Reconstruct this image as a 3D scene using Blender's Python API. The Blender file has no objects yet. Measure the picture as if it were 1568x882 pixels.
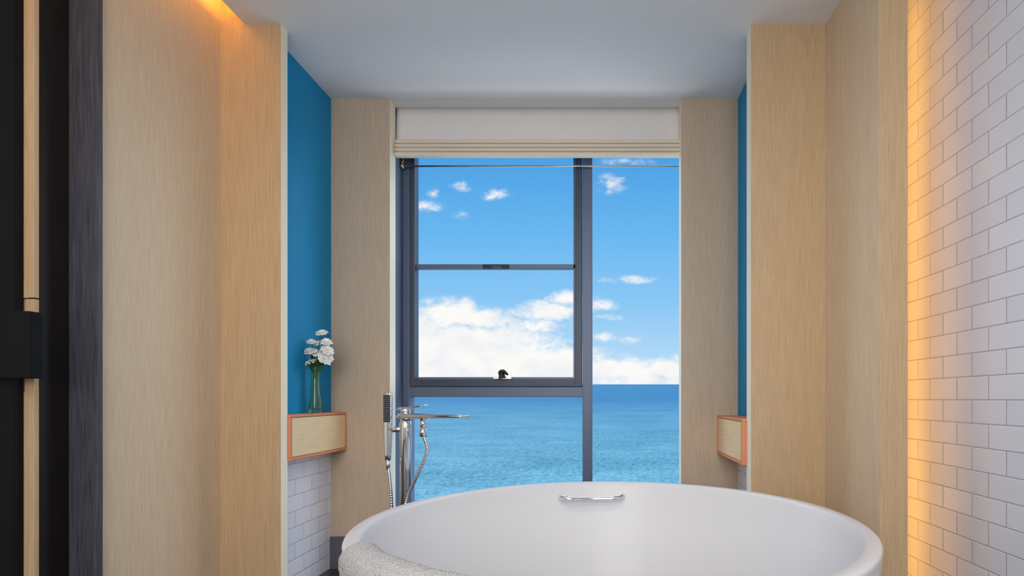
import bpy, bmesh, math, random
from mathutils import Vector, Matrix, noise
random.seed(4)
S=bpy.context.scene
F=845.0; VX=920.0; HY=610.0; EYE=0.905
def PX(u,d): return (u-VX)/F*d
def PZ(v,d): return EYE-(v-HY)/F*d
def srgb(r,g,b):
    def c(x):
        x/=255.0
        return x/12.92 if x<=0.04045 else ((x+0.055)/1.055)**2.4
    return (c(r),c(g),c(b),1)

# ---------------- materials ----------------
def newmat(name):
    m=bpy.data.materials.new(name); m.use_nodes=True
    nt=m.node_tree; b=nt.nodes['Principled BSDF']
    return m,nt,b
def L(nt,a,b): nt.links.new(a,b)
def simple(name,col,rough=0.5,metal=0,bump=0,bscale=200,spec=0.5,var=0.04):
    m,nt,b=newmat(name)
    b.inputs['Roughness'].default_value=rough; b.inputs['Metallic'].default_value=metal
    b.inputs['Specular IOR Level'].default_value=spec
    tc=nt.nodes.new('ShaderNodeTexCoord'); n=nt.nodes.new('ShaderNodeTexNoise')
    n.inputs['Scale'].default_value=bscale; n.inputs['Detail'].default_value=3
    L(nt,tc.outputs['Object'],n.inputs['Vector'])
    mx=nt.nodes.new('ShaderNodeMix'); mx.data_type='RGBA'
    mx.inputs[6].default_value=tuple(c*(1-var) for c in col[:3])+(1,)
    mx.inputs[7].default_value=tuple(min(1,c*(1+var)) for c in col[:3])+(1,)
    L(nt,n.outputs['Fac'],mx.inputs[0]); L(nt,mx.outputs[2],b.inputs['Base Color'])
    if bump:
        bp=nt.nodes.new('ShaderNodeBump'); bp.inputs['Strength'].default_value=bump; bp.inputs['Distance'].default_value=0.002
        L(nt,n.outputs['Fac'],bp.inputs['Height']); L(nt,bp.outputs['Normal'],b.inputs['Normal'])
    return m
def wood(name,c1,c2,rough=0.45,horizontal=False,gs=1.0,ring=0.035):
    m,nt,b=newmat(name)
    b.inputs['Roughness'].default_value=rough; b.inputs['Specular IOR Level'].default_value=0.35
    tc=nt.nodes.new('ShaderNodeTexCoord')
    def mapped(sc):
        mp=nt.nodes.new('ShaderNodeMapping'); mp.inputs['Scale'].default_value=sc
        L(nt,tc.outputs['Object'],mp.inputs['Vector']); return mp
    if horizontal: s1=(9,9,330*gs); s2=(1.2,1.2,16)
    else: s1=(330*gs,330*gs,9); s2=(7,7,0.45)
    n1=nt.nodes.new('ShaderNodeTexNoise'); n1.inputs['Scale'].default_value=1; n1.inputs['Detail'].default_value=4; n1.inputs['Roughness'].default_value=0.6
    L(nt,mapped(s1).outputs[0],n1.inputs['Vector'])
    n2=nt.nodes.new('ShaderNodeTexNoise'); n2.inputs['Scale'].default_value=1; n2.inputs['Detail'].default_value=1.5; n2.inputs['Distortion'].default_value=0.2
    L(nt,mapped(s2).outputs[0],n2.inputs['Vector'])
    mu=nt.nodes.new('ShaderNodeMath'); mu.operation='MULTIPLY'; mu.inputs[1].default_value=150
    L(nt,n2.outputs['Fac'],mu.inputs[0])
    sn=nt.nodes.new('ShaderNodeMath'); sn.operation='SINE'; L(nt,mu.outputs[0],sn.inputs[0])
    ma=nt.nodes.new('ShaderNodeMath'); ma.operation='MULTIPLY_ADD'; ma.inputs[1].default_value=ring
    L(nt,sn.outputs[0],ma.inputs[0]); L(nt,n1.outputs['Fac'],ma.inputs[2])
    ma2=nt.nodes.new('ShaderNodeMath'); ma2.operation='MULTIPLY_ADD'; ma2.inputs[1].default_value=0.15
    L(nt,n2.outputs['Fac'],ma2.inputs[0]); L(nt,ma.outputs[0],ma2.inputs[2])
    cr=nt.nodes.new('ShaderNodeValToRGB'); cr.color_ramp.elements[0].position=0.32; cr.color_ramp.elements[1].position=0.84
    cr.color_ramp.elements[0].color=c2; cr.color_ramp.elements[1].color=c1
    L(nt,ma2.outputs[0],cr.inputs[0]); L(nt,cr.outputs[0],b.inputs['Base Color'])
    bp=nt.nodes.new('ShaderNodeBump'); bp.inputs['Strength'].default_value=0.12; bp.inputs['Distance'].default_value=0.0006
    L(nt,n1.outputs['Fac'],bp.inputs['Height']); L(nt,bp.outputs['Normal'],b.inputs['Normal'])
    return m
def tile(name,zoff=0.0,yoff=0.0,k=1.0):
    m,nt,b=newmat(name)
    geo=nt.nodes.new('ShaderNodeTexCoord')
    sp=nt.nodes.new('ShaderNodeSeparateXYZ'); L(nt,geo.outputs['Object'],sp.inputs[0])
    cb=nt.nodes.new('ShaderNodeCombineXYZ')
    a1=nt.nodes.new('ShaderNodeMath'); a1.inputs[1].default_value=yoff; L(nt,sp.outputs[1],a1.inputs[0])
    a2=nt.nodes.new('ShaderNodeMath'); a2.inputs[1].default_value=zoff; L(nt,sp.outputs[2],a2.inputs[0])
    L(nt,a1.outputs[0],cb.inputs[0]); L(nt,a2.outputs[0],cb.inputs[1])
    def brick(mortar,smooth):
        br=nt.nodes.new('ShaderNodeTexBrick'); br.offset=0.5; br.offset_frequency=2
        br.inputs['Scale'].default_value=1; br.inputs['Brick Width'].default_value=0.15; br.inputs['Row Height'].default_value=0.075
        br.inputs['Mortar Size'].default_value=mortar; br.inputs['Mortar Smooth'].default_value=smooth
        br.inputs['Color1'].default_value=srgb(223*k,223*k,231*k); br.inputs['Color2'].default_value=srgb(215*k,216*k,225*k)
        br.inputs['Mortar'].default_value=srgb(160*k,162*k,174*k); br.inputs['Bias'].default_value=0
        L(nt,cb.outputs[0],br.inputs['Vector']); return br
    b1=brick(0.0013,0.1); b2=brick(0.004,1.0)
    L(nt,b1.outputs['Color'],b.inputs['Base Color'])
    n=nt.nodes.new('ShaderNodeTexNoise'); n.inputs['Scale'].default_value=14; L(nt,geo.outputs['Object'],n.inputs['Vector'])
    inv=nt.nodes.new('ShaderNodeMath'); inv.operation='MULTIPLY_ADD'; inv.inputs[1].default_value=-1
    L(nt,b2.outputs['Fac'],inv.inputs[0]); 
    k2=nt.nodes.new('ShaderNodeMath'); k2.operation='MULTIPLY'; k2.inputs[1].default_value=0.5; L(nt,n.outputs['Fac'],k2.inputs[0]); L(nt,k2.outputs[0],inv.inputs[2])
    bp=nt.nodes.new('ShaderNodeBump'); bp.inputs['Strength'].default_value=0.6; bp.inputs['Distance'].default_value=0.0016
    L(nt,inv.outputs[0],bp.inputs['Height']); L(nt,bp.outputs['Normal'],b.inputs['Normal'])
    b.inputs['Roughness'].default_value=0.3
    return m

M_oak=wood('oak_veneer',srgb(228,206,176),srgb(203,179,148))
M_oakd=wood('oak_veneer_shaded_front',srgb(212,183,146),srgb(186,156,119))  # same oak, darkened in colour for the shade on front faces
M_oakf=wood('oak_veneer_shaded_far',srgb(212,191,166),srgb(186,163,138))  # same oak with the dimmer light of the far panels in its colour
M_oakh=wood('oak_drawer_front',srgb(255,228,184),srgb(234,202,152),horizontal=True)
M_edge=simple('cream_edge_band',srgb(255,242,216),0.5)
M_dark=wood('dark_wenge_trim',srgb(84,84,93),srgb(50,50,57),0.35,gs=0.5)
M_black=wood('black_wenge',srgb(30,22,20),srgb(12,9,9),0.45)
M_blk=simple('matte_black',srgb(7,7,8),0.6,spec=0.2)
M_blue=simple('teal_blue_paint',srgb(0,142,195),0.55,bump=0.05,bscale=300,spec=0.3)
M_ceil=simple('ceiling_paint',srgb(230,231,234),0.8,spec=0.2,bscale=3,var=0.01)
M_wall=simple('plaster_paint',srgb(228,226,222),0.8,spec=0.2)
M_floor=simple('dark_stone_floor',srgb(54,54,58),0.3,bscale=12,var=0.3)
M_tile=tile('white_subway_tile',0.0,0.03)
M_tile2=tile('white_subway_tile_niche_lit',0.0,0.03,1.09)  # same tile, colour lightened in place of light missing in the niche
M_orange=simple('terracotta_trim',srgb(226,142,98),0.45)
M_acr=simple('matte_white_solid_surface',srgb(221,221,223),0.33,bscale=5,var=0.005,spec=0.45)
M_chrome=simple('polished_chrome',srgb(225,226,230),0.06,1.0,var=0.01)
M_alu=simple('window_aluminium_bluegrey',srgb(92,104,128),0.4,0.2)
M_sash=simple('window_sash_charcoal',srgb(58,66,84),0.4,0.2)
M_jamb=simple('window_reveal_grey',srgb(84,100,124),0.6)
M_rub=simple('black_rubber',srgb(20,22,26),0.5)
M_steel=simple('brushed_steel',srgb(190,188,184),0.3,1.0)
M_brass=simple('brass_bracket',srgb(190,130,60),0.3,1.0)
M_grey=simple('grey_baseboard',srgb(92,94,100),0.5)
def fabric(name,col,sc,strength,rough=0.9,dist=0.003,dark=0.88):
    m,nt,b=newmat(name); b.inputs['Roughness'].default_value=rough; b.inputs['Specular IOR Level'].default_value=0.1
    tc=nt.nodes.new('ShaderNodeTexCoord'); n=nt.nodes.new('ShaderNodeTexNoise'); n.inputs['Scale'].default_value=sc; n.inputs['Detail'].default_value=4
    L(nt,tc.outputs['Object'],n.inputs['Vector'])
    cr=nt.nodes.new('ShaderNodeValToRGB'); cr.color_ramp.elements[0].position=0.3; cr.color_ramp.elements[1].position=0.7
    cr.color_ramp.elements[0].color=tuple(c*dark for c in col[:3])+(1,); cr.color_ramp.elements[1].color=col
    L(nt,n.outputs['Fac'],cr.inputs[0]); L(nt,cr.outputs[0],b.inputs['Base Color'])
    bp=nt.nodes.new('ShaderNodeBump'); bp.inputs['Strength'].default_value=strength; bp.inputs['Distance'].default_value=dist
    L(nt,n.outputs['Fac'],bp.inputs['Height']); L(nt,bp.outputs['Normal'],b.inputs['Normal'])
    return m
M_blind=fabric('blind_linen',srgb(242,236,232),260,0.3)
M_blindf=fabric('blind_fold_linen',srgb(242,229,210),260,0.3)
M_towel=fabric('white_terry',srgb(228,227,227),420,1.0,0.95,0.005,0.62)
def glassmat(name,col):
    m=bpy.data.materials.new(name); m.use_nodes=True; nt=m.node_tree; nt.nodes.clear()
    t=nt.nodes.new('ShaderNodeBsdfTransparent'); t.inputs[0].default_value=col
    g=nt.nodes.new('ShaderNodeBsdfGlossy'); g.inputs['Roughness'].default_value=0.02
    mx=nt.nodes.new('ShaderNodeMixShader'); fr=nt.nodes.new('ShaderNodeFresnel'); fr.inputs[0].default_value=1.04
    L(nt,fr.outputs[0],mx.inputs[0]); L(nt,t.outputs[0],mx.inputs[1]); L(nt,g.outputs[0],mx.inputs[2])
    o=nt.nodes.new('ShaderNodeOutputMaterial'); L(nt,mx.outputs[0],o.inputs[0]); return m
M_glass=glassmat('window_glass',(0.98,0.99,1,1))
M_vase,_nt,_b=newmat('green_glass')
_b.inputs['Base Color'].default_value=(0.40,0.78,0.60,1); _b.inputs['Transmission Weight'].default_value=0.95; _b.inputs['Roughness'].default_value=0.03; _b.inputs['IOR'].default_value=1.45
M_stem=simple('flower_stem_green',srgb(50,96,44),0.6)
M_petal=simple('white_petal',srgb(255,252,246),0.7,var=0.01)

# ---------------- helpers ----------------
def link(o,parent=None):
    S.collection.objects.link(o)
    if parent: o.parent=parent
    return o
def empty(name,loc=(0,0,0)):
    e=bpy.data.objects.new(name,None); e.empty_display_size=0.1; S.collection.objects.link(e); return e
def box(name,x0,x1,y0,y1,z0,z1,mat,bev=0.0,parent=None,mats=None):
    me=bpy.data.meshes.new(name); bm=bmesh.new()
    x0,x1=min(x0,x1),max(x0,x1); y0,y1=min(y0,y1),max(y0,y1); z0,z1=min(z0,z1),max(z0,z1)
    bmesh.ops.create_cube(bm,size=1)
    for v in bm.verts:
        v.co=Vector(((x0+x1)/2+v.co.x*(x1-x0),(y0+y1)/2+v.co.y*(y1-y0),(z0+z1)/2+v.co.z*(z1-z0)))
    if bev: bmesh.ops.bevel(bm,geom=bm.edges[:],offset=bev,segments=2,affect='EDGES',profile=0.6)
    bm.normal_update()
    me.materials.append(mat)
    if mats:
        for mm,_ in mats: me.materials.append(mm)
        for f in bm.faces:
            for i,(mm,fn) in enumerate(mats):
                if fn(f.normal): f.material_index=i+1
    bm.to_mesh(me); bm.free()
    return link(bpy.data.objects.new(name,me),parent)
def mesh(name,verts,faces,mat,smooth=True,parent=None,sub=0):
    me=bpy.data.meshes.new(name); me.from_pydata(verts,[],faces); me.update()
    bm=bmesh.new(); bm.from_mesh(me); bmesh.ops.recalc_face_normals(bm,faces=bm.faces[:]); bm.to_mesh(me); bm.free()
    me.materials.append(mat)
    if smooth:
        for p in me.polygons: p.use_smooth=True
    o=bpy.data.objects.new(name,me); link(o,parent)
    return o
def lathe(name,prof,cx,cy,mat,seg=64,parent=None):
    vs=[];fs=[];n=len(prof)
    for i in range(seg):
        a=2*math.pi*i/seg
        for r,z in prof: vs.append((cx+r*math.cos(a),cy+r*math.sin(a),z))
    for i in range(seg):
        j=(i+1)%seg
        for k in range(n-1):
            l=(k+1)%n
            fs.append((i*n+k,j*n+k,j*n+l,i*n+l))
    o=mesh(name,vs,fs,mat,True,parent)
    bm=bmesh.new(); bm.from_mesh(o.data); bmesh.ops.remove_doubles(bm,verts=bm.verts[:],dist=1e-6)
    bmesh.ops.recalc_face_normals(bm,faces=bm.faces[:]); bm.to_mesh(o.data); bm.free()
    return o
def tube(name,pts,rad,mat,parent=None,seg=16,smoothpath=True,rads=None):
    P=[Vector(p) for p in pts]
    R=rads or [rad]*len(P)
    if smoothpath and len(P)>2:
        Q=[];RR=[]
        for i in range(len(P)-1):
            p0=P[max(i-1,0)];p1=P[i];p2=P[i+1];p3=P[min(i+2,len(P)-1)]
            for k in range(8):
                t=k/8
                Q.append(0.5*((2*p1)+(-p0+p2)*t+(2*p0-5*p1+4*p2-p3)*t*t+(-p0+3*p1-3*p2+p3)*t**3)); RR.append(R[i]*(1-t)+R[i+1]*t)
        Q.append(P[-1]);RR.append(R[-1]); P=Q;R=RR
    vs=[];fs=[]
    up=None
    for i,p in enumerate(P):
        t=(P[min(i+1,len(P)-1)]-P[max(i-1,0)]).normalized()
        if up is None:
            up=Vector((0,0,1)) if abs(t.z)<0.9 else Vector((0,1,0))
        s=t.cross(up).normalized(); up=s.cross(t).normalized()
        for k in range(seg):
            a=2*math.pi*k/seg
            vs.append(p+s*math.cos(a)*R[i]+up*math.sin(a)*R[i])
    n=len(P)
    for i in range(n-1):
        for k in range(seg):
            l=(k+1)%seg
            fs.append((i*seg+k,i*seg+l,(i+1)*seg+l,(i+1)*seg+k))
    fs.append(tuple(range(seg))); fs.append(tuple((n-1)*seg+k for k in range(seg)))
    return mesh(name,vs,fs,mat,True,parent)

CZ=2.5
# ---------------- room shell ----------------
box('floor',-2.3,1.35,-1.7,3.24,-0.08,0.0,M_floor)
XL=-1.621; XR=0.9595; XT=1.19; XP=PX(430,2.35)
cl=empty('ceiling')
box('slab_main',-1.518,1.35,-1.7,2.35,CZ,CZ+0.04,M_ceil,parent=cl)
box('slab_pilaster_line',XP,1.35,2.35,2.40,CZ,CZ+0.04,M_ceil,parent=cl)
box('slab_window_bay',-1.70,1.35,2.40,3.24,CZ,CZ+0.04,M_ceil,parent=cl)
box('slab_upper',-2.3,1.35,-1.7,2.40,2.72,2.78,M_ceil,parent=cl)
box('slab_entry',-2.3,XL-0.05,-1.7,1.77,CZ,CZ+0.04,M_ceil,parent=cl)
wl=empty('wall_left')
isR=lambda n:n.x>0.7
box('oak_side_panel',XL-0.05,XL,1.77,2.40,0,2.72,M_oak,parent=wl)
box('cove_back',XL-0.05,XL,-1.7,1.77,CZ,2.72,M_oak,parent=wl)
box('outer_left_wall',-2.3,-2.2,-1.7,3.24,0,2.72,M_wall,parent=wl)
box('teal_niche_wall',-1.62,-1.437,2.40,2.94,0.73,CZ,M_blue,parent=wl)
box('tiled_niche_wall',-1.62,-1.437,2.40,2.94,0,0.73,M_tile2,parent=wl)
wr=empty('wall_right')
box('tile_wall',XT,1.35,-1.7,2.42,0,2.72,M_tile,parent=wr)
box('teal_niche_wall',0.7306,1.35,2.42,2.94,0.73,CZ,M_blue,parent=wr)
box('tiled_niche_wall',0.7306,1.35,2.42,2.94,0,0.73,M_tile2,parent=wr)
box('oak_column',XR,1.04,1.93,2.35,0,CZ,M_oak,parent=wr)
box('oak_column_lip',XR,1.061,1.908,1.93,0,CZ,M_oakd,parent=wr,mats=[(M_oak,lambda n:n.x<-0.7)])
box('recess_closure',1.04,XT,2.32,2.352,0,CZ,M_wall,parent=wr)
box('wall_rear',-2.3,1.35,-1.8,-1.7,0,2.72,M_wall)
box('trim_1',XL,XP,2.35,2.40,0,2.70,M_oakd,mats=[(M_edge,isR)])
box('trim_2',PX(1150,2.35),1.19,2.352,2.42,0,CZ,M_oakd,mats=[(M_edge,lambda n:n.x<-0.7)])
box('trim_3',-1.437,PX(597,2.94),2.94,3.02,0.0,CZ,M_oakf,mats=[(M_edge,isR)])
box('trim_4',PX(1043,2.94),0.7306,2.94,3.02,0.0,CZ,M_oakf,mats=[(M_edge,lambda n:n.x<-0.7)])
box('baseboard_left',-1.437,PX(597,2.94),2.925,2.94,0,0.17,M_grey,0.002)
box('baseboard_right',PX(1043,2.94),0.7306,2.925,2.94,0,0.17,M_grey,0.002)
wb=empty('wall_back')
JX=PX(597,2.94)
box('reveal_left',-2.3,JX,3.02,3.24,0,CZ,M_jamb,parent=wb)
box('reveal_right',0.76,1.35,2.94,3.24,0,CZ,M_jamb,parent=wb)
box('sill_wall',JX,0.76,3.02,3.24,0,0.12,M_jamb,parent=wb)
box('door_frame_trim',PX(105,1.75),PX(149,1.75),1.75,1.77,0,CZ,M_dark,0.002)
dd=empty('door_1')
box('jamb_return',PX(105,1.75)-0.12,PX(105,1.75),1.66,1.77,0,CZ,M_black,parent=dd)
box('oak_stile',PX(22,1.66)-0.1,PX(60,1.66),1.645,1.66,0,PZ(458,1.66)-0.002,M_oakd,0.001,parent=dd)
box('oak_stile_top',PX(22,1.66)-0.1,PX(60,1.66),1.645,1.66,PZ(458,1.66)+0.002,CZ,M_oakd,0.001,parent=dd)
box('oak_inner_strip',PX(22,1.64)-0.05,PX(41,1.64),1.641,1.646,0,PZ(600,1.66),M_oakd,0.001,parent=dd)
box('oak_inner_strip_top',PX(22,1.64)-0.05,PX(41,1.64),1.641,1.646,PZ(458,1.66),CZ,M_oakd,0.001,parent=dd)
box('black_leaf',-2.19,PX(20,1.61),1.61,1.64,0.0,CZ,M_blk,0.002,parent=dd)
box('lock_plate',PX(0,1.57)-0.06,PX(45,1.57),1.57,1.61,PZ(579,1.57),PZ(476,1.57),M_blk,0.004,parent=dd)

# ---------------- window ----------------
w=empty('window_1')
D=3.13
def W(name,u0,u1,v0,v1,y0,y1,mat,bev=0.003):
    return box(name,PX(u0,y0),PX(u1,y0),y0,y1,PZ(v1,y0),PZ(v0,y0),mat,bev,parent=w)
zb=0.12
box('frame_left',JX,PX(627,D),D,3.22,zb,CZ,M_alu,0.003,w)
box('mullion',PX(892,D),PX(907,D),D,3.22,zb,CZ,M_alu,0.003,w)
box('frame_right',0.72,0.76,D,3.22,zb,CZ,M_alu,0.003,w)
box('frame_bottom',JX,0.76,D+0.003,3.217,zb,zb+0.05,M_alu,0.003,w)
box('frame_top',JX,0.76,D+0.003,3.217,CZ-0.05,CZ,M_alu,0.003,w)
W('transom',625,894,592,608,D+0.002,3.218,M_alu)
Y=3.12
W('sash_left',627,635,228,592,Y,3.19,M_sash)
W('sash_right',881,891,228,592,Y,3.19,M_sash)
W('sash_bottom',631,886,581,592,Y+0.0015,3.187,M_sash)
W('sash_top',631,886,222,232,Y+0.0015,3.187,M_sash)
W('meeting_rail',634,882,404.5,411.5,Y+0.03,3.185,M_alu)
W('glass_bead_left',634,637,240,582,Y+0.03,3.184,M_alu,0.001)
W('glass_bead_right',878,881,240,582,Y+0.03,3.184,M_alu,0.001)
W('glass_bead_bottom',634,882,577.5,581,Y+0.031,3.183,M_alu,0.001)
W('latch_plate',739,779,404.5,411,Y+0.02,Y+0.04,M_rub,0.002)
W('latch_lever',752,768,406,410,Y+0.005,Y+0.03,M_sash,0.002)
W('handle_base',755,783,577,580.5,Y,Y+0.03,M_steel,0.001)
hp=[(769,579),(768,574),(766,570),(771,569),(778,574)]
tube('handle_knob',[(PX(u,Y-0.01),Y-0.012,PZ(v,Y-0.01)) for u,v in hp],0.012,M_rub,w,rads=[0.022,0.017,0.011,0.012,0.005])
def pane(name,x0,x1,z0,z1,y=3.175):
    mesh(name,[(x0,y,z0),(x1,y,z0),(x1,y,z1),(x0,y,z1)],[(0,1,2,3)],M_glass,False,w)
pane('pane_left',JX+0.02,PX(900,D),zb+0.04,CZ-0.04)
pane('pane_right',PX(900,D),0.74,zb+0.04,CZ-0.04,3.18)

# roman blind
bl=empty('roman_blind')
x0b=JX+0.004; x1b=0.72
box('headrail',x0b,x1b,3.035,3.07,CZ-0.04,CZ,M_blind,0.004,bl)
z1=PZ(218,3.03); z2=PZ(241,3.0)
def drape(name,prof,mat,amp):
    vs=[];fs=[];NX=60
    for i in range(NX+1):
        x=x0b+(x1b-x0b)*i/NX
        for k,(y,z) in enumerate(prof):
            vs.append((x,y+amp*noise.noise(Vector((x*4,k*0.6,0))),z+(amp*noise.noise(Vector((x*3,3,k*0.5))) if k>1 else 0)))
    n=len(prof)
    for i in range(NX):
        for k in range(n-1): fs.append((i*n+k,(i+1)*n+k,(i+1)*n+k+1,i*n+k+1))
    o=mesh(name,vs,fs,mat,True,bl)
    md=o.modifiers.new('s','SOLIDIFY'); md.thickness=0.002; md.offset=-1
zt=CZ-0.002
drape('flat_fabric',[(3.034,zt),(3.030,zt-0.05),(3.028,zt-0.12),(3.026,z1+0.02),(3.022,z1+0.004)],M_blind,0.0012)
nf=4; dz=(z1-z2)/nf
for i in range(nf):
    z=z1-dz*i+0.004; o_=-0.004*i
    prof=[(3.024,z),(3.006+o_,z-0.001),(2.998+o_,z-dz*0.35),(2.998+o_,z-dz*0.65),(3.006+o_,z-dz*0.86),(3.024,z-dz*0.9)]
    drape('fold_%d'%i,prof,M_blindf,0.0008)

cr=empty('curtain_rod')
zr=PZ(254.5,3.095)
tube('rod',[(JX+0.001,3.095,zr),(0.76,3.095,zr)],0.0045,M_steel,cr,12,False)
tube('bracket',[(JX+0.001,3.095,zr),(JX+0.02,3.095,zr)],0.014,M_steel,cr,20,False)
tube('brass_hook',[(JX+0.002,3.10,zr+0.045),(JX+0.012,3.095,zr+0.042),(JX+0.014,3.09,zr+0.025),(JX+0.006,3.095,zr+0.012)],0.007,M_brass,cr,12)

# ---------------- floating drawer shelves ----------------
def shelf(x0,x1,y0,y1,z0,z1,side):
    e=empty('floating_drawer_shelf'); t=0.012
    box('top',x0,x1,y0,y1,z1-t,z1,M_orange,0.002,e)
    box('bottom',x0,x1,y0,y1,z0,z0+t,M_orange,0.002,e)
    box('end_near',x0,x1,y0,y0+0.020,z0+t,z1-t,M_orange,0.002,e)
    box('end_far',x0,x1,y1-0.012,y1,z0+t,z1-t,M_orange,0.002,e)
    if side=='L':
        box('drawer_front',x0+0.005,x1-0.003,y0+0.022,y1-0.014,z0+t+0.002,z1-t-0.002,M_oakh,0.0015,e)
    else:
        box('drawer_front',x0+0.003,x1-0.005,y0+0.022,y1-0.014,z0+t+0.002,z1-t-0.002,M_oakh,0.0015,e)
shelf(-1.437,-1.3535,2.402,2.938,0.632,0.833,'L')
shelf(0.6193,0.7306,2.422,2.938,0.612,0.815,'R')

# ---------------- bathtub ----------------
TX,TY,TR,TZ=0.028,1.65,0.727,0.549
tb=empty('bathtub')
prof=[(0.0,0.0),(0.60,0.0),(0.625,0.004),(0.64,0.02)]
for i in range(1,12):
    t=i/12; prof.append((0.64+(TR-0.64)*t**0.75,0.02+(TZ-0.04)*t))
prof+=[(TR-0.001,TZ-0.014),(TR,TZ-0.008),(TR-0.002,TZ-0.003),(TR-0.007,TZ)]
prof+=[(TR-0.020,TZ+0.0005),(TR-0.034,TZ),(TR-0.040,TZ-0.003),(TR-0.043,TZ-0.009)]
for i in range(1,14):
    t=i/14
    prof.append((TR-0.043-0.15*(t**1.3),TZ-0.009-0.36*t))
prof+=[(0.515,0.15),(0.48,0.125),(0.42,0.112),(0.2,0.105),(0.03,0.103),(0.0,0.103)]
o=lathe('tub_shell',prof,TX,TY,M_acr,160,tb)
lathe('drain',[(0,0.104),(0.03,0.104),(0.034,0.106),(0.03,0.110),(0,0.110)],TX,TY,M_chrome,32,tb)
hz=PZ(764,2.27)
def innerR(z):
    t=max(0,min(1,(TZ-0.009-z)/0.36)); return TR-0.043-0.15*t**1.3
pts=[]
a0=math.atan2(2.30-TY,PX(857,2.30)-TX); a1=math.atan2(2.30-TY,PX(953,2.30)-TX)
ri=innerR(hz)
pts.append((a0,ri+0.005,hz+0.004)); pts.append((a0-0.005,ri-0.02,hz+0.004))
pts.append((a0-0.03,ri-0.034,hz+0.002))
for i in range(1,6): pts.append((a0+(a1-a0)*i/6,ri-0.040,hz-0.003*math.sin(math.pi*i/6)))
pts.append((a1+0.03,ri-0.034,hz+0.002)); pts.append((a1+0.005,ri-0.02,hz+0.004)); pts.append((a1,ri+0.005,hz+0.004))
tube('grab_handle',[(TX+r*math.cos(a),TY+r*math.sin(a),z) for a,r,z in pts],0.0105,M_chrome,tb,20)

# ---------------- towel ----------------
def towel_layer(name,A0d,A1d,base,puffk,zout,zin,seed,parent):
    path=[]
    for i in range(16):
        t=i/15; z=zout+(TZ-0.03-zout)*t; r=0.64+(TR-0.64)*((z-0.02)/(TZ-0.04))**0.75
        path.append((r,z,1,0))
    for i in range(1,16):
        a=math.pi*i/16; path.append((TR-0.0215+0.0215*math.cos(a),TZ-0.02+0.02*math.sin(a),math.cos(a),math.sin(a)))
    for i in range(22):
        t=i/21; z=TZ-0.03-(TZ-0.03-zin)*t; path.append((innerR(z),z,-1,0.15+0.2*t))
    fine=[]
    for i in range(len(path)-1):
        for k in range(7):
            t=k/7; fine.append(tuple(path[i][j]*(1-t)+path[i+1][j]*t for j in range(4)))
    fine.append(path[-1]); n=len(fine)
    A0,A1=math.radians(A0d),math.radians(A1d); NA=300
    vs=[];fs=[]
    for i in range(NA+1):
        s=i/NA
        e=min(s,1-s)*(A1-A0)*0.70
        fall=math.sqrt(max(0,1-(1-min(1,e/0.03))**2))
        for k,(r,z,nr,nz) in enumerate(fine):
            l=math.hypot(nr,nz); q=k/(n-1)
            fe=math.sqrt(max(0,1-(1-min(1,min(q,1-q)/0.04))**2))
            outw=max(0,nr/l); inw=max(0,-nr/l)
            wob=noise.noise(Vector((s*4+seed,q*5,1.3)))
            puff=(puffk+0.3*puffk*wob)*(1-0.75*outw)+0.012*inw
            th=0.003+(base*(1-0.4*outw)+puff)*fall*fe
            a=A0+(A1-A0)*s+0.025*noise.noise(Vector((s*2,q*5,7+seed)))
            f=noise.noise(Vector((s*110,q*175,3+seed)))
            g=noise.noise(Vector((s*250,q*390,3+seed)))
            th+=0.0024*f+0.0017*g
            rr=r+nr/l*th; zz=z+nz/l*th
            vs.append((TX+rr*math.cos(a),TY+rr*math.sin(a),zz))
    for i in range(NA):
        for k in range(n-1): fs.append((i*n+k,(i+1)*n+k,(i+1)*n+k+1,i*n+k+1))
    mesh(name,vs,fs,M_towel,True,parent)
e=empty('bath_towel')
towel_layer('lower_fold',210.5,250,0.002,0.012,0.20,0.26,0.0,e)
towel_layer('upper_fold',212,250,0.014,0.011,0.26,0.36,4.0,e)

# ---------------- floor-standing tub faucet ----------------
fc=empty('freestanding_tub_faucet')
fx,fy=PX(621,2.1),2.1
dirv=Vector((0.86,-0.5,0)).normalized(); sd=Vector((0.5,0.86,0)).normalized()
def fp(a,b,z):
    v=Vector((fx,fy,0))+dirv*a+sd*b; return (v.x,v.y,z)
sz=PZ(637,2.08)
lathe('floor_flange',[(0,0),(0.06,0),(0.062,0.004),(0.06,0.012),(0.03,0.016),(0,0.016)],fx,fy,M_chrome,48,fc)
lathe('column',[(0,0.01),(0.021,0.01),(0.021,sz-0.13),(0.0225,sz-0.125),(0.0225,sz-0.03),(0.020,sz-0.012),(0.0,sz-0.012)],fx,fy,M_chrome,48,fc)
def blade(name,secs,mat):
    vs=[];fs=[];m=24
    for (a,z,hw,ht) in secs:
        for k in range(m):
            t=2*math.pi*k/m; c,s=math.cos(t),math.sin(t)
            cx=math.copysign(abs(c)**0.5,c)*hw; cz=math.copysign(abs(s)**0.6,s)*ht
            vs.append(fp(a,cx,z+cz))
    n=len(secs)
    for i in range(n-1):
        for k in range(m):
            l=(k+1)%m; fs.append((i*m+k,i*m+l,(i+1)*m+l,(i+1)*m+k))
    fs.append(tuple(range(m))); fs.append(tuple((n-1)*m+k for k in range(m)))
    return mesh(name,vs,fs,mat,True,fc)
blade('spout',[(-0.035,sz+0.002,0.012,0.003),(-0.030,sz+0.002,0.022,0.009),(0.0,sz,0.026,0.013),(0.05,sz,0.027,0.010),(0.15,sz+0.001,0.029,0.0085),(0.25,sz+0.003,0.031,0.007),(0.295,sz+0.003,0.030,0.0062),(0.308,sz+0.003,0.026,0.004),(0.311,sz+0.003,0.02,0.001)],M_chrome)
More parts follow.
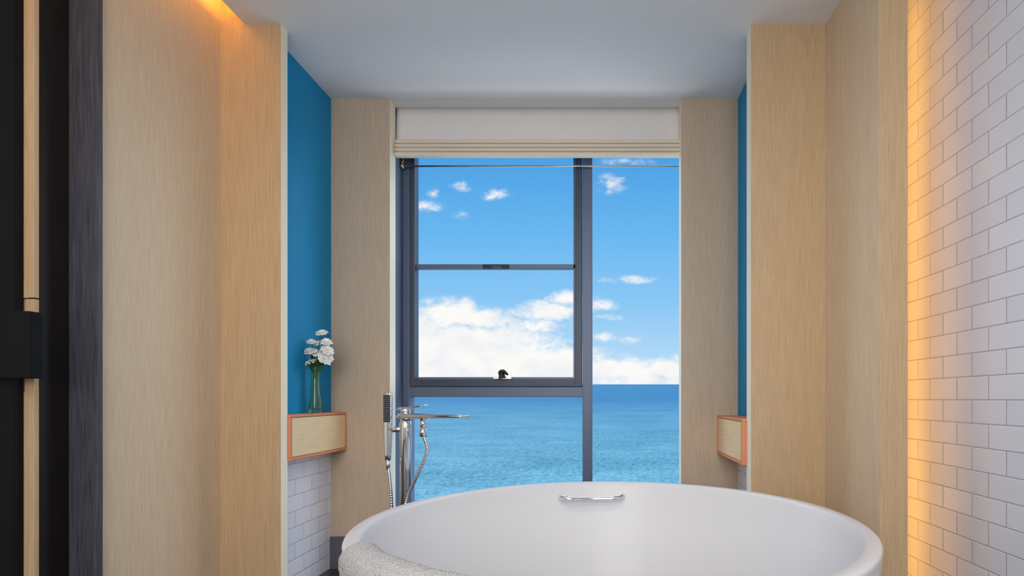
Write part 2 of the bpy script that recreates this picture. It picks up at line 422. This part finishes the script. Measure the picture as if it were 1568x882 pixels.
blade('lever_handle',[(-0.045,sz+0.024,0.008,0.003),(-0.03,sz+0.027,0.014,0.006),(0.02,sz+0.030,0.012,0.005),(0.08,sz+0.037,0.009,0.0035),(0.12,sz+0.042,0.006,0.0015)],M_chrome)
lathe('cartridge_cap',[(0,sz+0.005),(0.019,sz+0.005),(0.019,sz+0.024),(0.015,sz+0.03),(0,sz+0.03)],fx,fy,M_chrome,32,fc)
tube('hose_outlet',[fp(0.095,0,sz-0.005),fp(0.095,0,sz-0.05)],0.011,M_chrome,fc,20,False)
tube('hose_nut',[fp(0.095,0,sz-0.045),fp(0.095,0,sz-0.075)],0.014,M_chrome,fc,8,False)
hx,hy=PX(594,2.1),2.1
tube('shower_bracket',[(fx,fy,sz-0.05),((fx+hx)/2,fy,sz-0.052),(hx,hy,sz-0.05)],0.011,M_chrome,fc,16,False)
hs_top=PZ(600,2.1); hs_bot=PZ(705,2.1)
vs=[];fs=[];m=28
secs=[(hs_top,0.008,0.004),(hs_top-0.003,0.0155,0.009),(hs_top-0.02,0.0165,0.0105),(hs_top-0.12,0.0165,0.0105),(hs_top-0.18,0.0155,0.010),(hs_bot+0.02,0.012,0.010),(hs_bot,0.010,0.009)]
for z,a,b in secs:
    for k in range(m):
        t=2*math.pi*k/m; c,s=math.cos(t),math.sin(t)
        vs.append((hx+math.copysign(abs(c)**0.6,c)*a,hy+math.copysign(abs(s)**0.6,s)*b,z))
for i in range(len(secs)-1):
    for k in range(m):
        l=(k+1)%m; fs.append((i*m+k,i*m+l,(i+1)*m+l,(i+1)*m+k))
fs.append(tuple(range(m))); fs.append(tuple((len(secs)-1)*m+k for k in range(m)))
mesh('hand_shower',vs,fs,M_chrome,True,fc)
box('spray_face',hx-0.0125,hx+0.0125,hy-0.0125,hy-0.009,hs_top-0.115,hs_top-0.012,M_rub,0.002,fc)
vs=[];fs=[]
for i in range(12):
    for j in range(3):
        cx=hx-0.007+0.007*j; cz=hs_top-0.02-0.008*i; b0=len(vs)
        for k in range(6):
            t=k*math.pi/3; vs.append((cx+0.0015*math.cos(t),hy-0.0145,cz+0.0015*math.sin(t)))
        for k in range(6):
            t=k*math.pi/3; vs.append((cx+0.0018*math.cos(t),hy-0.012,cz+0.0018*math.sin(t)))
        fs.append(tuple(b0+k for k in range(6)))
        for k in range(6): fs.append((b0+k,b0+(k+1)%6,b0+6+(k+1)%6,b0+6+k))
mesh('spray_nozzles',vs,fs,M_steel,False,fc)
def hose(name,pts,r):
    P=[Vector(p) for p in pts]; Q=[]
    for i in range(len(P)-1):
        p0=P[max(i-1,0)];p1=P[i];p2=P[i+1];p3=P[min(i+2,len(P)-1)]
        for k in range(40):
            t=k/40; Q.append(0.5*((2*p1)+(-p0+p2)*t+(2*p0-5*p1+4*p2-p3)*t*t+(-p0+3*p1-3*p2+p3)*t**3))
    return tube(name,Q,r,M_chrome,fc,12,False,rads=[r*(1+0.10*math.sin(i*1.9)) for i in range(len(Q))])
ho=fp(0.095,0,sz-0.07)
hose('shower_hose',[ho,(PX(654,2.06),2.06,PZ(690,2.06)),(PX(640,2.07),2.07,PZ(725,2.07)),(PX(624,2.08),2.08,PZ(762,2.08)),(PX(618,2.08),2.07,PZ(800,2.08)),(PX(612,2.08),2.06,PZ(850,2.08)),(PX(604,2.08),2.07,PZ(865,2.08)),(PX(599,2.09),2.09,PZ(840,2.09)),(PX(600,2.1),2.1,PZ(780,2.1)),(PX(597,2.1),2.1,PZ(735,2.1)),(hx,hy,hs_bot-0.02)],0.0068)
tube('handle_nut',[(hx,hy,hs_bot+0.002),(hx,hy,hs_bot-0.035)],0.0095,M_chrome,fc,20,False,rads=[0.010,0.007])

# ---------------- vase & flowers ----------------
vx,vy,vz=-1.393,2.69,0.833
lathe('glass_vase',[(0,vz+0.0005),(0.026,vz+0.0005),(0.028,vz+0.004),(0.0275,vz+0.03),(0.021,vz+0.10),(0.017,vz+0.16),(0.020,vz+0.21),(0.0245,vz+0.235),
   (0.0225,vz+0.235),(0.018,vz+0.21),(0.0148,vz+0.16),(0.0185,vz+0.10),(0.0245,vz+0.035),(0.023,vz+0.018),(0,vz+0.015)],vx,vy,M_vase,48)
fl=empty('flower_bouquet')
heads=[(492,508,0.022),(477,522,0.018),(500,522,0.021),(489,524,0.024),(472,536,0.024),(486,539,0.026),(502,534,0.024),(498,548,0.026),(480,551,0.024),(505,546,0.018),(470,555,0.014)]
vs=[];fs=[]
def petal(c,axis,side,size,curl,open_):
    up=axis; out=side; tan=up.cross(out).normalized(); b0=len(vs); NU,NV=5,4
    for i in range(NU+1):
        t=i/NU
        wd=size*0.62*math.sin(math.pi*min(1,(0.12+0.80*t)))**0.7
        for j in range(NV+1):
            s=(j/NV-0.5)*2
            rad=size*(math.sin(open_)*t + curl*t*t*0.35); h=size*(math.cos(open_)*t - curl*t*t*0.2)
            p=c+out*(rad-size*0.18*s*s*t)+up*(h+0.08*size*math.sin(5*s+6*t))+tan*(s*wd)
            p.x=max(p.x,-1.434)
            vs.append(tuple(p))
    for i in range(NU):
        for j in range(NV):
            a=b0+i*(NV+1)+j; fs.append((a,a+1,a+NV+2,a+NV+1))
stems=[]
for (u,v,r) in heads:
    dy=random.uniform(-0.035,0.02); y=vy+dy
    c=Vector((max(PX(u,y),-1.437+r),y,PZ(v,y)))
    base=Vector((vx,vy,vz+0.20))
    ax=(c-base).normalized()+Vector((random.uniform(-.3,.5),-0.45,0.1)); ax.normalize()
    ref=Vector((0.3,0.2,1)).normalized(); s1=ax.cross(ref).normalized(); s2=ax.cross(s1)
    for ring,(cnt,op,sc) in enumerate([(5,0.25,0.75),(7,0.6,0.9),(8,0.95,1.05),(9,1.35,1.15)]):
        for k in range(cnt):
            a=2*math.pi*(k+0.5*ring)/cnt+random.uniform(-.15,.15)
            petal(c-ax*r*0.4,ax,(s1*math.cos(a)+s2*math.sin(a)),r*sc*random.uniform(.9,1.1),0.8,op)
    stems.append((base,c,ax))
o=mesh('white_blooms',vs,fs,M_petal,True,fl); md=o.modifiers.new('s','SOLIDIFY'); md.thickness=0.0006
for i,(b,c,ax) in enumerate(stems):
    bb=Vector((vx+0.012*math.cos(i*2.1),vy+0.012*math.sin(i*2.1),vz+0.03))
    tube('stem_%d'%i,[bb,Vector((vx+0.006*math.cos(i*2.1+2),vy+0.006*math.sin(i*2.1+2),vz+0.16)),b.lerp(c,0.45)+Vector((0,0,0.005)),c-ax*0.006],0.0018,M_stem,fl,8)
vs=[];fs=[]
for i in range(11):
    a=i*0.9; p=Vector((vx,vy,vz+0.19+0.014*(i%4))); d=Vector((0.5*math.cos(a)+0.25,0.6*math.sin(a)-0.2,1.0)).normalized()
    s=d.cross(Vector((0,1,0.2))).normalized(); b0=len(vs); ln=0.07
    for k in range(6):
        t=k/5; wv=0.010*math.sin(math.pi*(0.08+0.9*t)); q=p+d*ln*t+Vector((0.012*math.cos(a),0.012*math.sin(a),-0.01))*t*t
        q.x=max(q.x,-1.422)
        vs.append(tuple(q-s*wv)); vs.append(tuple(q+s*wv))
    for k in range(5): fs.append((b0+2*k,b0+2*k+1,b0+2*k+3,b0+2*k+2))
mesh('leaves',vs,fs,M_stem,True,fl)

# ---------------- sea ----------------
m,nt,b=newmat('sea_water')
b.inputs['Roughness'].default_value=0.5; b.inputs['Specular IOR Level'].default_value=0.1
tc=nt.nodes.new('ShaderNodeTexCoord')
def nz(sx,sy,det,dist=0):
    mp=nt.nodes.new('ShaderNodeMapping'); mp.inputs['Scale'].default_value=(sx,sy,1); L(nt,tc.outputs['Object'],mp.inputs[0])
    n=nt.nodes.new('ShaderNodeTexNoise'); n.inputs['Scale'].default_value=1; n.inputs['Detail'].default_value=det; n.inputs['Roughness'].default_value=0.65; n.inputs['Distortion'].default_value=dist
    L(nt,mp.outputs[0],n.inputs['Vector']); return n
n1=nz(0.7,0.36,8,0.4); n2=nz(0.02,0.006,4)
ad=nt.nodes.new('ShaderNodeMath'); ad.operation='MULTIPLY_ADD'; ad.inputs[1].default_value=0.5
L(nt,n2.outputs['Fac'],ad.inputs[0]); L(nt,n1.outputs['Fac'],ad.inputs[2])
sp=nt.nodes.new('ShaderNodeSeparateXYZ'); L(nt,tc.outputs['Object'],sp.inputs[0])
mr=nt.nodes.new('ShaderNodeMapRange'); mr.inputs[1].default_value=140; mr.inputs[2].default_value=900; L(nt,sp.outputs[1],mr.inputs[0])
def ramp(c1,c2,p1=0.50,p2=1.0):
    r=nt.nodes.new('ShaderNodeValToRGB'); r.color_ramp.elements[0].position=p1; r.color_ramp.elements[1].position=p2
    r.color_ramp.elements[0].color=c1; r.color_ramp.elements[1].color=c2; L(nt,ad.outputs[0],r.inputs[0]); return r
ra=ramp(srgb(26,74,90),srgb(84,130,146)); rb=ramp(srgb(10,68,100),srgb(24,86,120))
mx=nt.nodes.new('ShaderNodeMix'); mx.data_type='RGBA'
L(nt,mr.outputs[0],mx.inputs[0]); L(nt,ra.outputs[0],mx.inputs[6]); L(nt,rb.outputs[0],mx.inputs[7]); L(nt,mx.outputs[2],b.inputs['Base Color'])
bp=nt.nodes.new('ShaderNodeBump'); bp.inputs['Strength'].default_value=0.4; bp.inputs['Distance'].default_value=0.4
L(nt,n1.outputs['Fac'],bp.inputs['Height']); L(nt,bp.outputs['Normal'],b.inputs['Normal'])
sl=0.0305
mesh('sea',[(-6000,20,-30+sl*20),(6000,20,-30+sl*20),(6000,6000,-30+sl*6000),(-6000,6000,-30+sl*6000)],[(0,1,2,3)],m,False)

# ---------------- world sky with clouds ----------------
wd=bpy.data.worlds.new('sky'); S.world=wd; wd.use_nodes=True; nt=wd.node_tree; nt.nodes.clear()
tc=nt.nodes.new('ShaderNodeTexCoord'); sp=nt.nodes.new('ShaderNodeSeparateXYZ'); L(nt,tc.outputs['Generated'],sp.inputs[0])
def math_(op,a,b=None,c=None,clamp=False):
    n=nt.nodes.new('ShaderNodeMath'); n.operation=op; n.use_clamp=clamp
    for i,x in enumerate((a,b,c)):
        if x is None: continue
        if isinstance(x,(int,float)): n.inputs[i].default_value=x
        else: L(nt,x,n.inputs[i])
    return n.outputs[0]
ys=math_('MAXIMUM',sp.outputs[1],0.12)
gx=math_('DIVIDE',sp.outputs[0],ys); gz=math_('DIVIDE',sp.outputs[2],ys)
cb=nt.nodes.new('ShaderNodeCombineXYZ'); L(nt,gx,cb.inputs[0]); L(nt,gz,cb.inputs[1])
def noi(sx,sy,det,rough=0.6,off=0):
    mp=nt.nodes.new('ShaderNodeMapping'); mp.inputs['Scale'].default_value=(sx,sy,1); mp.inputs['Location'].default_value=(off,off,0); L(nt,cb.outputs[0],mp.inputs[0])
    n=nt.nodes.new('ShaderNodeTexNoise'); n.inputs['Scale'].default_value=1; n.inputs['Detail'].default_value=det; n.inputs['Roughness'].default_value=rough; n.inputs['Distortion'].default_value=0.3
    L(nt,mp.outputs[0],n.inputs['Vector']); return n.outputs['Fac']
na=noi(26,42,10,0.66); nb=noi(9,18,6,0.6,3.1)
blobs=[(690,482,50,22,1.2),(740,490,60,18,1.0),(835,476,60,15,1.0),(872,458,38,12,.9),(805,500,60,14,.9),(922,467,26,9,.65),(655,505,50,26,1.1),(720,528,120,30,1.4),(650,560,80,45,1.7),(790,562,120,30,1.5),
 (860,570,80,20,1.3),(707,285,18,9,.60),(655,316,26,9,.60),(703,331,16,8,.50),(664,296,12,8,.5),(758,298,28,10,.62),(937,281,24,15,.72),(970,428,34,7,.6),(935,430,30,6,.5),
 (925,515,24,10,.68),(963,519,18,8,.58),(955,248,50,7,.42),(1022,566,44,18,1.2),(940,568,75,16,1.2),(930,486,38,6,.5),(640,470,22,10,.5),(980,583,120,12,1.0),
 (1150,480,80,20,.9),(1300,540,150,30,1),(500,540,120,40,1.1),(400,300,60,14,.7),(1200,300,40,10,.6)]
acc=None
for (u,v,rx,ry,a) in blobs:
    dx=math_('MULTIPLY_ADD',gx,F/rx,-(u-VX)/rx); dz=math_('MULTIPLY_ADD',gz,F/ry,-(HY-v)/ry)
    d2=math_('MULTIPLY_ADD',dx,dx,math_('MULTIPLY',dz,dz))
    g=math_('MULTIPLY',math_('POWER',2.718,math_('MULTIPLY',d2,-0.8)),a)
    acc=g if acc is None else math_('MAXIMUM',acc,g)
nn=math_('ADD',math_('MULTIPLY',math_('SUBTRACT',na,0.5),1.9),math_('MULTIPLY',math_('SUBTRACT',nb,0.5),0.9))
gate=math_('MINIMUM',math_('MULTIPLY',acc,2.5),1.0)
dens=math_('ADD',acc,math_('MULTIPLY',nn,gate))
mr=nt.nodes.new('ShaderNodeMapRange'); mr.interpolation_type='SMOOTHSTEP'; mr.inputs[1].default_value=0.18; mr.inputs[2].default_value=1.0; L(nt,dens,mr.inputs[0])
rp=nt.nodes.new('ShaderNodeValToRGB'); L(nt,math_('MULTIPLY',gz,1.0,clamp=True),rp.inputs[0])
els=rp.color_ramp.elements; els[0].position=0.0; els[0].color=srgb(205,228,248); els[1].position=0.46; els[1].color=srgb(70,156,226)
e=els.new(0.08); e.color=srgb(176,216,247)
e=els.new(0.17); e.color=srgb(140,201,245)
e=els.new(0.30); e.color=srgb(106,184,240)
e=els.new(1.0); e.color=srgb(90,160,230)
cc=nt.nodes.new('ShaderNodeMix'); cc.data_type='RGBA'; cc.inputs[6].default_value=srgb(218,228,242); cc.inputs[7].default_value=srgb(255,252,248)
L(nt,math_('MULTIPLY_ADD',nb,2.2,-0.25,clamp=True),cc.inputs[0])
mx=nt.nodes.new('ShaderNodeMix'); mx.data_type='RGBA'
L(nt,mr.outputs[0],mx.inputs[0]); L(nt,rp.outputs[0],mx.inputs[6]); L(nt,cc.outputs[2],mx.inputs[7])
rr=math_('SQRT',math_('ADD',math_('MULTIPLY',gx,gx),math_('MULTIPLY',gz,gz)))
added_glow=nt.nodes.new('ShaderNodeMapRange'); added_glow.interpolation_type='SMOOTHSTEP'; added_glow.inputs[1].default_value=0.6; added_glow.inputs[2].default_value=1.4; L(nt,rr,added_glow.inputs[0])  # added sky glow outside the window view, brightens the niches
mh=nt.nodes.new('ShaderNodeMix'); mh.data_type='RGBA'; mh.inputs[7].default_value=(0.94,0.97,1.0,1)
L(nt,math_('MULTIPLY',added_glow.outputs[0],0.85),mh.inputs[0]); L(nt,mx.outputs[2],mh.inputs[6])
bg=nt.nodes.new('ShaderNodeBackground'); L(nt,math_('MULTIPLY_ADD',added_glow.outputs[0],2.8,1.0),bg.inputs[1]); L(nt,mh.outputs[2],bg.inputs[0])
ow=nt.nodes.new('ShaderNodeOutputWorld'); L(nt,bg.outputs[0],ow.inputs[0])

# ---------------- lights ----------------
def area(name,loc,rot,sx,sy,power,col,parent=None,spread=180):
    l=bpy.data.lights.new(name,'AREA'); l.shape='RECTANGLE'; l.size=sx; l.size_y=sy; l.energy=power; l.color=col; l.spread=math.radians(spread)
    o=bpy.data.objects.new(name,l); o.location=loc; o.rotation_euler=rot; S.collection.objects.link(o)
    if parent: o.parent=parent
    return o
def ceil_fill(x,y,sx,sy,p,col):
    e=empty('added_ceiling_fill')  # added fill light on the unseen ceiling, brightens tub and walls
    box('fill_housing',x-sx/2-0.02,x+sx/2+0.02,y-sy/2-0.02,y+sy/2+0.02,CZ-0.02,CZ,M_wall,0.003,e)
    area('fill_light',(x,y,CZ-0.025),(0,0,0),sx,sy,p,col,e)
ceil_fill(-0.3,1.0,1.2,0.7,9.5,(1,0.98,0.96))
ceil_fill(-0.3,-0.7,1.4,0.9,22,(1,0.98,0.96))
e=empty('added_rear_fill')  # added fill light behind the camera, lifts ceiling and front faces
box('fill_housing',-1.3,0.7,-1.70,-1.66,0.9,2.1,M_wall,0.003,e)
area('fill_light',(-0.3,-1.655,1.5),(math.radians(90),0,0),1.9,1.1,42,(1.0,0.99,0.98),e)
box('led_channel_cove',-1.50,-1.47,-1.5,2.33,CZ+0.04,CZ+0.055,M_wall,0,cl)
area('led_left',(-1.485,0.9,CZ+0.06),(0,math.radians(180-40),0),0.02,2.8,15,(1,0.44,0.02),cl)
box('led_channel_column',1.04,1.045,2.085,2.115,0.02,CZ-0.02,M_wall,0,wr)
area('led_right',(1.047,2.10,1.25),(0,math.radians(-90),0),2.4,0.02,1.9,(1,0.48,0.06),wr,150)

# ---------------- camera ----------------
cam=bpy.data.cameras.new('camera'); co=bpy.data.objects.new('camera',cam); S.collection.objects.link(co); S.camera=co
co.location=(0,0,EYE); co.rotation_euler=(math.radians(90),0,0)
cam.sensor_width=36; cam.sensor_fit='HORIZONTAL'; cam.lens=F/1568*36
cam.shift_x=-(VX-784)/1568; cam.shift_y=(HY-441)/1568; cam.clip_start=0.05; cam.clip_end=20000
S.view_settings.view_transform='Standard'; S.view_settings.look='None'
